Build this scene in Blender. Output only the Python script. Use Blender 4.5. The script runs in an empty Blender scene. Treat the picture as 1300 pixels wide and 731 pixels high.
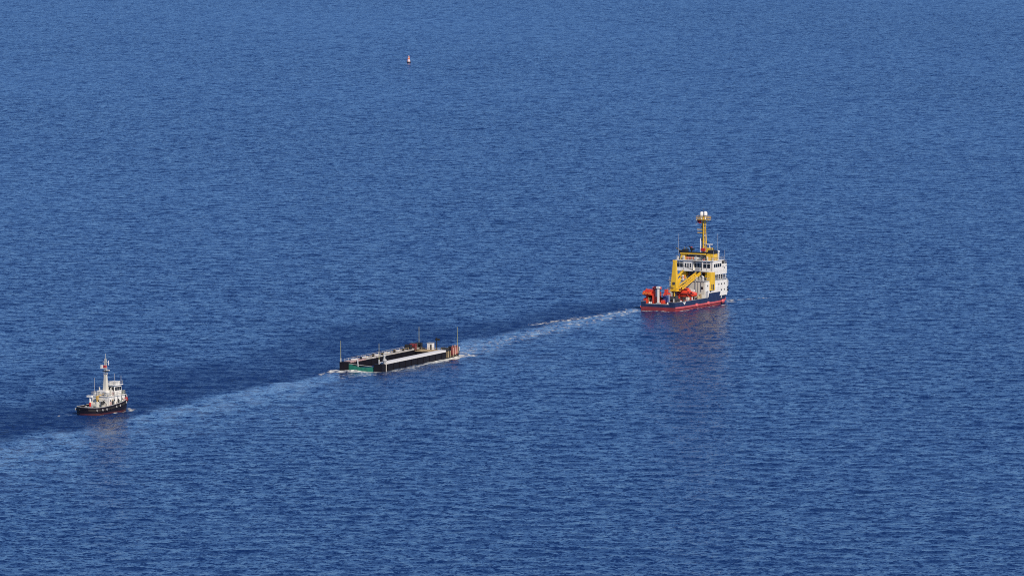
import bpy, bmesh, math, random
import numpy as np
from mathutils import Vector, Matrix

random.seed(7)
R = math.radians
scene = bpy.context.scene
col = scene.collection

# ------------------------------------------------------------------ camera
CAM_H = 160.0
PITCH = R(4.87)
FPX = 7222.0                      # focal length in photograph pixels (1300 wide)
cam_data = bpy.data.cameras.new('camera')
cam_data.sensor_width = 36.0
cam_data.lens = 36.0 * FPX / 1300.0
cam_data.clip_start = 1.0
cam_data.clip_end = 200000.0
cam = bpy.data.objects.new('camera', cam_data)
cam.location = (0, 0, CAM_H)
cam.rotation_euler = (math.pi / 2 - PITCH, 0, 0)
col.objects.link(cam)
scene.camera = cam

# ------------------------------------------------------------------ sky and sun
SUN_EL = R(38)
SUN_ROT = R(150)                  # clockwise from +Y: over the camera's right shoulder
world = bpy.data.worlds.new('World')
scene.world = world
world.use_nodes = True
wn = world.node_tree
bg = wn.nodes['Background']
sky = wn.nodes.new('ShaderNodeTexSky')
sky.sky_type = 'NISHITA'
sky.sun_disc = False
sky.sun_elevation = SUN_EL
sky.sun_rotation = SUN_ROT
sky.altitude = 100
sky.air_density = 0.60
sky.dust_density = 0.0
sky.ozone_density = 10.0
wn.links.new(sky.outputs[0], bg.inputs[0])
bg.inputs[1].default_value = 0.13

sun_data = bpy.data.lights.new('sun', 'SUN')
sun_data.energy = 4.8
sun_data.angle = R(0.53)
sun_data.color = (1.0, 0.88, 0.72)
sun = bpy.data.objects.new('sun', sun_data)
sd = Vector((math.sin(SUN_ROT) * math.cos(SUN_EL), math.cos(SUN_ROT) * math.cos(SUN_EL), math.sin(SUN_EL)))
sun.rotation_euler = sd.to_track_quat('Z', 'Y').to_euler()
sun.location = sd * 500
col.objects.link(sun)

vs = scene.view_settings
vs.view_transform = 'Standard'
vs.look = 'None'
vs.exposure = 0.0
vs.gamma = 1.0
vs.use_curve_mapping = False
scene.cycles.use_denoising = False
scene.cycles.filter_width = 1.05


def ground(u, v):
    """photograph pixel -> point on the water (z = 0)"""
    dx, dy = (u - 650.0) / FPX, (v - 365.5) / FPX
    c, s = math.cos(PITCH), math.sin(PITCH)
    d = Vector((dx, c - dy * s, -s - dy * c))
    t = CAM_H / -d.z
    return Vector((d.x * t, d.y * t, 0.0))


# ------------------------------------------------------------------ helpers
def mat(name, rgb, rough=0.5, metal=0.0, var=0.18, scale=1.2, streak=None, spec=0.5):
    m = bpy.data.materials.new(name)
    m.use_nodes = True
    nt = m.node_tree
    b = nt.nodes['Principled BSDF']
    tc = nt.nodes.new('ShaderNodeTexCoord')
    mp = nt.nodes.new('ShaderNodeMapping')
    mp.inputs['Scale'].default_value = (1, 1, 0.35)
    nt.links.new(tc.outputs['Object'], mp.inputs[0])
    n = nt.nodes.new('ShaderNodeTexNoise')
    n.inputs['Scale'].default_value = scale
    n.inputs['Detail'].default_value = 5
    nt.links.new(mp.outputs[0], n.inputs['Vector'])
    mx = nt.nodes.new('ShaderNodeMix')
    mx.data_type = 'RGBA'
    mr = nt.nodes.new('ShaderNodeMapRange')
    mr.inputs[1].default_value = 0.3
    mr.inputs[2].default_value = 0.7
    nt.links.new(n.outputs[0], mr.inputs[0])
    nt.links.new(mr.outputs[0], mx.inputs[0])
    lo = tuple(c * (1 - var) for c in rgb)
    hi = tuple(min(0.9, c * (1 + var * 0.5)) for c in rgb)
    mx.inputs[6].default_value = (*lo, 1)
    mx.inputs[7].default_value = (*hi, 1)
    out = mx.outputs[2]
    if streak:
        mp2 = nt.nodes.new('ShaderNodeMapping')
        mp2.inputs['Scale'].default_value = (1.6, 1.6, 0.12)
        nt.links.new(tc.outputs['Object'], mp2.inputs[0])
        n2 = nt.nodes.new('ShaderNodeTexNoise')
        n2.inputs['Scale'].default_value = 1.7
        n2.inputs['Detail'].default_value = 6
        nt.links.new(mp2.outputs[0], n2.inputs['Vector'])
        mr2 = nt.nodes.new('ShaderNodeMapRange')
        mr2.inputs[1].default_value = 0.56
        mr2.inputs[2].default_value = 0.75
        mr2.inputs[4].default_value = 0.6
        nt.links.new(n2.outputs[0], mr2.inputs[0])
        mx2 = nt.nodes.new('ShaderNodeMix')
        mx2.data_type = 'RGBA'
        nt.links.new(mr2.outputs[0], mx2.inputs[0])
        nt.links.new(out, mx2.inputs[6])
        mx2.inputs[7].default_value = (*streak, 1)
        out = mx2.outputs[2]
    nt.links.new(out, b.inputs['Base Color'])
    b.inputs['Roughness'].default_value = rough
    b.inputs['Metallic'].default_value = metal
    b.inputs['Specular IOR Level'].default_value = spec
    return m


RUST = (0.20, 0.09, 0.04)
M = {
    'navy': mat('navy_hull_paint', (0.016, 0.030, 0.085), 0.45, var=0.3, streak=(0.07, 0.06, 0.075)),
    'boot': mat('red_antifouling', (0.25, 0.035, 0.042), 0.5, streak=(0.14, 0.03, 0.035)),
    'strake': mat('red_fender_rubber', (0.58, 0.11, 0.12), 0.5),
    'white': mat('white_paint', (0.76, 0.75, 0.71), 0.4, var=0.10, streak=(0.42, 0.34, 0.25)),
    'cream': mat('cream_paint', (0.58, 0.56, 0.49), 0.45, var=0.1, streak=(0.42, 0.37, 0.29)),
    'grey': mat('grey_paint', (0.36, 0.37, 0.38), 0.5, streak=(0.25, 0.22, 0.19)),
    'shade_grey': mat('shade_grey_paint', (0.13, 0.135, 0.14), 0.55),  # darkened grey that puts shade into the colour of the recessed storey
    'steel': mat('dark_steel', (0.07, 0.075, 0.08), 0.5, 0.3),
    'black': mat('black_paint', (0.016, 0.016, 0.018), 0.5),
    'yellow': mat('yellow_paint', (0.74, 0.46, 0.03), 0.4, var=0.1, streak=(0.38, 0.20, 0.05)),
    'ochre': mat('ochre_paint', (0.50, 0.33, 0.10), 0.5, var=0.2),
    'orange': mat('orange_red_paint', (0.66, 0.06, 0.03), 0.4, var=0.15, streak=(0.42, 0.06, 0.03)),
    'orange2': mat('orange_paint', (0.74, 0.17, 0.04), 0.45),
    'deck': mat('brown_red_deck', (0.24, 0.10, 0.065), 0.75, var=0.35),
    'gdeck': mat('green_grey_deck', (0.20, 0.24, 0.22), 0.75, var=0.3),
    'window': mat('window_glass', (0.012, 0.017, 0.026), 0.12, var=0.05),
    'blue': mat('blue_drum_paint', (0.05, 0.10, 0.32), 0.4),
    'red': mat('red_paint', (0.50, 0.03, 0.03), 0.45),
    'rubber': mat('black_rubber', (0.02, 0.018, 0.02), 0.8),
    'pale': mat('pale_worn_rubber', (0.42, 0.42, 0.42), 0.7),
    'tughull': mat('black_tug_hull', (0.010, 0.008, 0.016), 0.5, streak=(0.03, 0.016, 0.018), spec=0.25),
    'tugboot': mat('dark_red_antifouling', (0.075, 0.016, 0.022), 0.55),
    'pontoon': mat('black_pontoon', (0.010, 0.009, 0.014), 0.6, streak=(0.022, 0.017, 0.018), spec=0.15),
    'walk': mat('white_walkway', (0.70, 0.69, 0.68), 0.6, var=0.1),
    'walk2': mat('weathered_walkway', (0.52, 0.49, 0.45), 0.7, var=0.35, scale=0.8, streak=(0.34, 0.22, 0.18)),
    'pinkw': mat('pinkish_walkway', (0.50, 0.34, 0.32), 0.7, var=0.3),
    'tan': mat('tan_timber', (0.42, 0.32, 0.18), 0.8, var=0.3),
    'net': mat('green_net_cloth', (0.007, 0.15, 0.105), 0.7, var=0.35, scale=1.5),
    'pink': mat('faded_red_fender', (0.40, 0.15, 0.12), 0.6, var=0.3),
    'pink2': mat('pale_worn_fender', (0.46, 0.31, 0.25), 0.6, var=0.3),
    'maroon': mat('maroon_fender', (0.17, 0.025, 0.03), 0.6),
    'pole': mat('yellow_green_pole', (0.33, 0.33, 0.16), 0.6),
    'teal': mat('teal_paint', (0.03, 0.30, 0.26), 0.5),
    'galv': mat('galvanised_rail', (0.50, 0.50, 0.48), 0.5, 0.2),
    'buoywhite': mat('white_buoy_paint', (0.78, 0.66, 0.66), 0.45),
}


class MB:
    def __init__(self):
        self.v, self.f = [], []

    def add(self, vs_, fs_):
        o = len(self.v)
        self.v += [tuple(p) for p in vs_]
        self.f += [[i + o for i in f] for f in fs_]
        return self

    def box(self, x0, x1, y0, y1, z0, z1):
        return self.add([(x0, y0, z0), (x1, y0, z0), (x1, y1, z0), (x0, y1, z0),
                         (x0, y0, z1), (x1, y0, z1), (x1, y1, z1), (x0, y1, z1)],
                        [[0, 3, 2, 1], [4, 5, 6, 7], [0, 1, 5, 4], [1, 2, 6, 5], [2, 3, 7, 6], [3, 0, 4, 7]])

    def frustum(self, lo, z0, hi, z1):
        x0, x1, y0, y1 = lo
        a, b, c, d = hi
        return self.add([(x0, y0, z0), (x1, y0, z0), (x1, y1, z0), (x0, y1, z0),
                         (a, c, z1), (b, c, z1), (b, d, z1), (a, d, z1)],
                        [[0, 3, 2, 1], [4, 5, 6, 7], [0, 1, 5, 4], [1, 2, 6, 5], [2, 3, 7, 6], [3, 0, 4, 7]])

    def beam(self, p, q, w, h, w2=None, h2=None):
        p, q = Vector(p), Vector(q)
        d = (q - p).normalized()
        up = Vector((0, 0, 1)) if abs(d.z) < 0.95 else Vector((1, 0, 0))
        s = d.cross(up).normalized()
        t = s.cross(d).normalized()
        w2 = w if w2 is None else w2
        h2 = h if h2 is None else h2
        pts = []
        for c, ww, hh in ((p, w, h), (q, w2, h2)):
            for a, b in ((-1, -1), (1, -1), (1, 1), (-1, 1)):
                pts.append(c + s * a * ww / 2 + t * b * hh / 2)
        return self.add(pts, [[0, 3, 2, 1], [4, 5, 6, 7], [0, 1, 5, 4], [1, 2, 6, 5], [2, 3, 7, 6], [3, 0, 4, 7]])

    def tube(self, p, q, r, n=8, r2=None):
        p, q = Vector(p), Vector(q)
        r2 = r if r2 is None else r2
        d = (q - p).normalized()
        up = Vector((0, 0, 1)) if abs(d.z) < 0.95 else Vector((1, 0, 0))
        s = d.cross(up).normalized()
        t = s.cross(d).normalized()
        pts = []
        for c, rr in ((p, r), (q, r2)):
            for k in range(n):
                a = 2 * math.pi * k / n
                pts.append(c + (s * math.cos(a) + t * math.sin(a)) * rr)
        fs = [[k, (k + 1) % n, n + (k + 1) % n, n + k] for k in range(n)]
        fs += [list(range(n))[::-1], list(range(n, 2 * n))]
        return self.add(pts, fs)

    def loft(self, rings, cap0=True, cap1=True):
        n = len(rings[0])
        o = len(self.v)
        for r in rings:
            self.v += [tuple(p) for p in r]
        for i in range(len(rings) - 1):
            for k in range(n):
                k2 = (k + 1) % n
                self.f.append([o + i * n + k, o + i * n + k2, o + (i + 1) * n + k2, o + (i + 1) * n + k])
        if cap0:
            self.f.append([o + k for k in range(n)][::-1])
        if cap1:
            self.f.append([o + (len(rings) - 1) * n + k for k in range(n)])
        return self

    def revolve(self, prof, c=(0, 0, 0), n=14):
        rings = []
        for r, z in prof:
            rings.append([(c[0] + r * math.cos(2 * math.pi * k / n), c[1] + r * math.sin(2 * math.pi * k / n), c[2] + z) for k in range(n)])
        return self.loft(rings)

    def ball(self, c, r, sx=1, sy=1, sz=1, n=12, m=8):
        prof = []
        rings = []
        for i in range(m + 1):
            a = -math.pi / 2 + math.pi * i / m
            rr = max(1e-3, math.cos(a)) * r
            rings.append([(c[0] + rr * sx * math.cos(2 * math.pi * k / n), c[1] + rr * sy * math.sin(2 * math.pi * k / n), c[2] + r * sz * math.sin(a)) for k in range(n)])
        return self.loft(rings)

    def torus(self, c, axis, R_, r, n=16, m=8):
        axis = Vector(axis).normalized()
        up = Vector((0, 0, 1)) if abs(axis.z) < 0.9 else Vector((1, 0, 0))
        s = axis.cross(up).normalized()
        t = axis.cross(s)
        c = Vector(c)
        o = len(self.v)
        for i in range(n):
            a = 2 * math.pi * i / n
            d = s * math.cos(a) + t * math.sin(a)
            for j in range(m):
                b = 2 * math.pi * j / m
                self.v.append(tuple(c + d * (R_ + r * math.cos(b)) + axis * r * math.sin(b)))
        for i in range(n):
            for j in range(m):
                self.f.append([o + i * m + j, o + ((i + 1) % n) * m + j, o + ((i + 1) % n) * m + (j + 1) % m, o + i * m + (j + 1) % m])
        return self

    def rail(self, pts, h=1.0, r=0.04, step=1.5, bars=2):
        for a, b in zip(pts[:-1], pts[1:]):
            a, b = Vector(a), Vector(b)
            n = max(1, int(round((b - a).length / step)))
            for i in range(n + 1):
                p = a.lerp(b, i / n)
                self.tube(p, p + Vector((0, 0, h)), r, 5)
            for k in range(bars):
                dz = Vector((0, 0, h * (k + 1) / bars))
                self.tube(a + dz, b + dz, r, 5)
        return self

    def build(self, name, material, parent=None, label=None, smooth=False, bevel=0.0):
        me = bpy.data.meshes.new(name)
        me.from_pydata(self.v, [], self.f)
        bm = bmesh.new()
        bm.from_mesh(me)
        bmesh.ops.recalc_face_normals(bm, faces=bm.faces)
        bm.to_mesh(me)
        bm.free()
        me.materials.append(M[material] if isinstance(material, str) else material)
        if smooth:
            for p in me.polygons:
                p.use_smooth = True
            me.set_sharp_from_angle(angle=R(40))
        o = bpy.data.objects.new(name, me)
        col.objects.link(o)
        if parent is not None:
            o.parent = parent
        if label:
            o['label'] = label
        if bevel:
            b = o.modifiers.new('bevel', 'BEVEL')
            b.width = bevel
            b.segments = 2
            b.limit_method = 'ANGLE'
        return o


def thing(name, label, cat, loc=(0, 0, 0), rz=0.0, group=None):
    o = bpy.data.objects.new(name, None)
    col.objects.link(o)
    o.location = loc
    o.rotation_euler = (0, 0, rz)
    o['label'] = label
    o['category'] = cat
    if group:
        o['group'] = group
    return o


SHIP_P, SHIP_A = ground(835.2, 394.3), R(60)
BARGE_P, BARGE_A = ground(459.2, 470.7), R(65.6)
TUG_P, TUG_A = ground(107.0, 526.5), R(58)
BUOY_P = ground(519.0, 80.0)


def local(P, A, x, y, z=0.0):
    c, s = math.cos(A), math.sin(A)
    return Vector((P.x + c * x - s * y, P.y + s * x + c * y, z))


# ------------------------------------------------------------------ water
def smooth01(e0, e1, x):
    t = np.clip((x - e0) / (e1 - e0), 0, 1)
    return t * t * (3 - 2 * t)


def seg_dist(px, py, a, b):
    ax, ay, bx, by = a[0], a[1], b[0], b[1]
    dx, dy = bx - ax, by - ay
    l2 = dx * dx + dy * dy
    t = np.clip(((px - ax) * dx + (py - ay) * dy) / l2, 0, 1)
    ex, ey = px - (ax + t * dx), py - (ay + t * dy)
    side = (px - ax) * dy - (py - ay) * dx        # sign: + = right of a->b
    return np.sqrt(ex * ex + ey * ey), t, np.sign(side)


def make_water():
    rng = np.random.default_rng(11)
    Y0, Y1 = 1000.0, 5300.0
    rows = [Y0]
    while rows[-1] < Y1:
        rows.append(rows[-1] + 1.05 + 2.3 * ((rows[-1] - Y0) / (Y1 - Y0)) ** 0.9)
    ys = np.array(rows)
    ys[-1] = Y1
    NC = 460
    cx = np.linspace(-1, 1, NC)
    hw = 0.104 * ys + 25
    X = hw[:, None] * cx[None, :]
    Y = np.repeat(ys[:, None], NC, 1)
    # wave field: many travelling sines, crests mostly across the line of sight
    Z = np.zeros_like(X)
    GX = np.zeros_like(X)
    N = 110
    lam = np.exp(rng.uniform(math.log(2.6), math.log(15), N))
    for i in range(N):
        k = 2 * math.pi / lam[i]
        th = R(-97) + rng.normal(0, R(42))
        slope = 0.0115 * 1.25 * (lam[i] / 6.0) ** (0.25 if lam[i] < 6 else -0.9) * rng.uniform(0.6, 1.3)
        Z += slope / k * np.sin(k * (math.cos(th) * X + math.sin(th) * Y) + rng.uniform(0, 6.283))
    # ---- wakes and calmer / rougher patches (they change wave height, ripple strength and foam)
    lw = [ground(*p) for p in ((812, 393), (760, 405), (700, 418), (640, 432), (585, 449), (500, 470), (430, 478), (380, 489), (300, 507), (200, 530), (100, 556), (-20, 588), (-160, 622))]
    wd = [4, 6, 9, 11, 12, 10, 9, 11, 13, 15, 17, 19, 20]
    wob = 1 + 0.22 * np.sin(X / 17 + Y / 41) + 0.18 * np.sin(X / 7.3 - Y / 23 + 1) + 0.12 * np.sin(X / 3.9 + Y / 11 + 2)
    wake = np.zeros_like(X)
    lee = np.zeros_like(X)
    for i in range(len(lw) - 1):
        d, t, sd_ = seg_dist(X, Y, lw[i], lw[i + 1])
        w = (wd[i] + (wd[i + 1] - wd[i]) * t) * wob
        wake = np.maximum(wake, np.where(sd_ > 0, 1 - smooth01(0.5, 1.1, d / w), 1 - 0.72 * smooth01(0.15, 0.9, d / w) - 0.28 * smooth01(0.9, 3.6, d / w)))
        far = np.where(sd_ > 0, d, 1e4)          # far side of the tow line
        lee = np.maximum(lee, smooth01(0.6, 1.3, far / w) * (1 - smooth01(2.0, 8.5, far / w)))
    lee *= (1 - wake)
    old = smooth01(230, 520, np.hypot(X - lw[0].x, Y - lw[0].y))      # metres behind the ship: bubbles have risen
    fresh = 1 - 0.42 * old
    lee *= 0.75 + 0.5 * old
    if True:
        fade = smooth01(0, 40, X - (-hw[:, None])) * smooth01(0, 40, hw[:, None] - X) * smooth01(0, 40, Y - Y0) * smooth01(0, 80, Y1 - Y)
    Z *= fade * (1 - 0.2 * wake) * (1 + 0.5 * lee)
    # ---- foam
    foam = np.zeros_like(X)

    def foam_seg(P, A, a, b, r, s):
        pa, pb = local(P, A, *a), local(P, A, *b)
        d, t, _ = seg_dist(X, Y, pa, pb)
        np.maximum(foam, s * (1 - smooth01(0.2, 1.0, d / r)), out=foam)

    foam_seg(BARGE_P, BARGE_A, (54, -7.5), (51, -1), 4.2, 1.0)
    foam_seg(BARGE_P, BARGE_A, (52, -7.5), (30, -8.0), 3.4, 1.0)
    foam_seg(BARGE_P, BARGE_A, (30, -8.0), (3, -8.5), 2.6, 0.62)
    foam_seg(BARGE_P, BARGE_A, (-2.5, 6), (-2.5, -4), 5.0, 0.95)
    foam_seg(BARGE_P, BARGE_A, (-3, 5), (-14, 6), 5.0, 0.4)
    foam_seg(SHIP_P, SHIP_A, (-1, 4), (-1, -5), 3.0, 0.6)
    foam_seg(SHIP_P, SHIP_A, (-2, 5), (-60, 10), 5.0, 0.55)
    foam_seg(SHIP_P, SHIP_A, (45.5, -2), (60, -9), 3.0, 0.45)
    foam_seg(SHIP_P, SHIP_A, (1, -7.5), (30, -7.8), 1.9, 0.5)
    foam_seg(SHIP_P, SHIP_A, (40, -5), (46, -1.5), 2.2, 0.75)
    foam_seg(TUG_P, TUG_A, (-1, 3.0), (-6, 4), 3.0, 0.35)
    foam_seg(TUG_P, TUG_A, (1, -4), (15, -3.8), 1.8, 0.5)
    foam_seg(TUG_P, TUG_A, (17, -3), (20, -1), 2.0, 0.7)
    for i in range(6):
        d, t, _ = seg_dist(X, Y, lw[i], lw[i + 1])
        np.maximum(foam, 0.37 * (1 - smooth01(0.1, 1.0, d / 10.0)), out=foam)

    nr = len(ys)
    co = np.stack([X, Y, Z], -1).reshape(-1, 3)
    idx = np.arange(nr * NC).reshape(nr, NC)
    quads = np.stack([idx[:-1, :-1], idx[:-1, 1:], idx[1:, 1:], idx[1:, :-1]], -1).reshape(-1, 4)
    # flat surround out to the horizon, joined edge to edge with the waves
    far = 60000.0
    c0 = idx[0, 0]; c1 = idx[0, -1]; c2 = idx[-1, -1]; c3 = idx[-1, 0]
    nb = len(co)
    outer = np.array([[-far, -far, 0], [far, -far, 0], [far, far, 0], [-far, far, 0]], float)
    co = np.vstack([co, outer])
    quads = np.vstack([quads, [[nb, nb + 1, c1, c0], [nb + 1, nb + 2, c2, c1], [nb + 2, nb + 3, c3, c2], [nb + 3, nb, c0, c3]]])
    me = bpy.data.meshes.new('sea')
    me.vertices.add(len(co))
    me.vertices.foreach_set('co', co.astype(np.float32).ravel())
    me.loops.add(len(quads) * 4)
    me.loops.foreach_set('vertex_index', quads.astype(np.int32).ravel())
    me.polygons.add(len(quads))
    me.polygons.foreach_set('loop_start', np.arange(0, len(quads) * 4, 4, dtype=np.int32))
    me.polygons.foreach_set('loop_total', np.full(len(quads), 4, dtype=np.int32))
    me.polygons.foreach_set('use_smooth', np.ones(len(quads), dtype=bool))
    me.update(calc_edges=True)
    z4 = np.zeros(4)
    for nm, arr in (('wake', wake), ('lee', lee), ('foam', foam), ('fresh', fresh)):
        at = me.attributes.new(nm, 'FLOAT', 'POINT')
        at.data.foreach_set('value', np.concatenate([arr.ravel(), z4]).astype(np.float32))
    o = bpy.data.objects.new('sea_water', me)
    col.objects.link(o)
    o['kind'] = 'structure'
    o['label'] = 'deep blue rippled sea with a pale wake'
    me.materials.append(water_material())
    return o


def water_material():
    m = bpy.data.materials.new('sea_water')
    m.use_nodes = True
    nt = m.node_tree
    N, L = nt.nodes, nt.links
    b = N['Principled BSDF']

    def math_(op, a, b_=None, clamp=False):
        n = N.new('ShaderNodeMath'); n.operation = op; n.use_clamp = clamp
        for i, x in enumerate((a, b_)):
            if x is None: continue
            if isinstance(x, (int, float)): n.inputs[i].default_value = x
            else: L.new(x, n.inputs[i])
        return n.outputs[0]

    def vmath(op, a, b_=None, sc=None):
        n = N.new('ShaderNodeVectorMath'); n.operation = op
        for i, x in enumerate((a, b_)):
            if x is None: continue
            if isinstance(x, tuple): n.inputs[i].default_value = x
            else: L.new(x, n.inputs[i])
        if sc is not None:
            if isinstance(sc, (int, float)): n.inputs['Scale'].default_value = sc
            else: L.new(sc, n.inputs['Scale'])
        return n.outputs[0]

    def attr(nm):
        n = N.new('ShaderNodeAttribute'); n.attribute_name = nm
        return n.outputs['Fac']

    geo = N.new('ShaderNodeNewGeometry')
    pos = geo.outputs['Position']
    wake, lee, foam = attr('wake'), attr('lee'), attr('foam')

    def noise(scale, detail=2.0, off=(0, 0, 0), stretch=(1, 1, 1)):
        mp = N.new('ShaderNodeMapping')
        mp.inputs['Location'].default_value = off
        mp.inputs['Scale'].default_value = stretch
        L.new(pos, mp.inputs[0])
        n = N.new('ShaderNodeTexNoise')
        n.inputs['Scale'].default_value = scale
        n.inputs['Detail'].default_value = detail
        L.new(mp.outputs[0], n.inputs['Vector'])
        return n

    # broad wind patches
    patch = noise(1 / 260.0, 3.0, (31, 7, 0), (0.8, 0.35, 1)).outputs[0]
    mr = N.new('ShaderNodeMapRange')
    mr.inputs[1].default_value = 0.35; mr.inputs[2].default_value = 0.65
    mr.inputs[3].default_value = 0.72; mr.inputs[4].default_value = 1.3
    L.new(patch, mr.inputs[0])
    amp = math_('MULTIPLY', mr.outputs[0], math_('SUBTRACT', 1.0, math_('MULTIPLY', wake, 0.22)))
    amp = math_('MULTIPLY', amp, math_('ADD', 1.0, math_('MULTIPLY', lee, 0.9)))
    vec = None
    for sc, a, off in ((1 / 2.6, 0.40, (0, 0, 0)), (1 / 1.2, 1.0, (13, 5, 0)), (1 / 0.5, 0.95, (3, 41, 0))):
        c = vmath('SUBTRACT', noise(sc, 1.5, off, (0.9, 1.0, 1.0)).outputs['Color'], (0.5, 0.5, 0.5))
        c = vmath('MULTIPLY', c, (a, a * 1.25, 0))
        vec = c if vec is None else vmath('ADD', vec, c)
    vec = vmath('SCALE', vec, None, amp)
    nrm = vmath('NORMALIZE', vmath('ADD', geo.outputs['Normal'], vec))
    L.new(nrm, b.inputs['Normal'])
    # foam breakup
    fn = noise(1 / 1.3, 6.0, (5, 5, 0), (1.0, 0.35, 1)).outputs[0]
    fm = math_('SUBTRACT', math_('ADD', math_('MULTIPLY', foam, 0.62), math_('MULTIPLY', fn, 1.8)), 1.14)
    fm = math_('MULTIPLY', math_('MULTIPLY', fm, 2.0, True), math_('MULTIPLY', foam, 3.0, True))
    aer = noise(1 / 6.0, 6.0, (2, 9, 0), (1.0, 0.30, 1)).outputs[0]
    aer = math_('MULTIPLY', math_('MULTIPLY', math_('SUBTRACT', aer, 0.42), 4.2, True), math_('MULTIPLY', attr('fresh'), math_('POWER', wake, 1.2)), True)
    mixa = N.new('ShaderNodeMix'); mixa.data_type = 'RGBA'
    mixa.inputs[6].default_value = (0.005, 0.023, 0.100, 1)
    mixa.inputs[7].default_value = (0.11, 0.175, 0.28, 1)
    L.new(aer, mixa.inputs[0])
    mixc = N.new('ShaderNodeMix'); mixc.data_type = 'RGBA'
    L.new(mixa.outputs[2], mixc.inputs[6])
    mixc.inputs[7].default_value = (0.70, 0.71, 0.66, 1)
    L.new(fm, mixc.inputs[0])
    L.new(mixc.outputs[2], b.inputs['Base Color'])
    b.inputs['IOR'].default_value = 1.333
    rr = math_("ADD", math_("ADD", 0.235, math_("MULTIPLY", lee, 0.15)), math_("SUBTRACT", math_("MULTIPLY", fm, 0.4), math_("MULTIPLY", wake, 0.05)))
    L.new(rr, b.inputs['Roughness'])
    return m


make_water()


# ------------------------------------------------------------------ hull tools
def outline(L, B, z, rake, x0=0.0, stern=0.82, p=2.0, n=26, run=0.40, stern_len=0.07, inset=0.0):
    """closed plan outline at height z, from x0 forward; starboard side aft->bow, then port back"""
    Lz = L + rake * z - inset
    pts = []
    for i in range(n + 1):
        t = i / n
        x = x0 + (Lz - x0) * (1 - (1 - t) ** 1.35)
        q = x / Lz
        h = B / 2 - inset
        if q < stern_len:
            h *= stern + (1 - stern) * math.sqrt(max(0, 1 - (1 - q / stern_len) ** 2))
        if q > 1 - run:
            e = (q - (1 - run)) / run
            h *= max(0.0, 1 - e ** p)
        pts.append((x + (inset if x0 < 0.2 and i == 0 else 0), max(h, 0.04)))
    ring = [(x, -h, z) for x, h in pts] + [(x, h, z) for x, h in reversed(pts)]
    return ring


def wall_strip(mb, pts, z0, z1, th):
    """thick upright strip along plan points; z0, z1 numbers or functions of x"""
    f0 = z0 if callable(z0) else (lambda x: z0)
    f1 = z1 if callable(z1) else (lambda x: z1)
    rings = []
    for i, (x, y) in enumerate(pts):
        a = Vector(pts[max(0, i - 1)][:2]); b = Vector(pts[min(len(pts) - 1, i + 1)][:2])
        d = (b - a).normalized()
        nrm = Vector((-d.y, d.x)) * th / 2
        rings.append([(x - nrm.x, y - nrm.y, f0(x)), (x + nrm.x, y + nrm.y, f0(x)), (x + nrm.x, y + nrm.y, f1(x)), (x - nrm.x, y - nrm.y, f1(x))])
    mb.loft(rings)
    return mb


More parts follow.
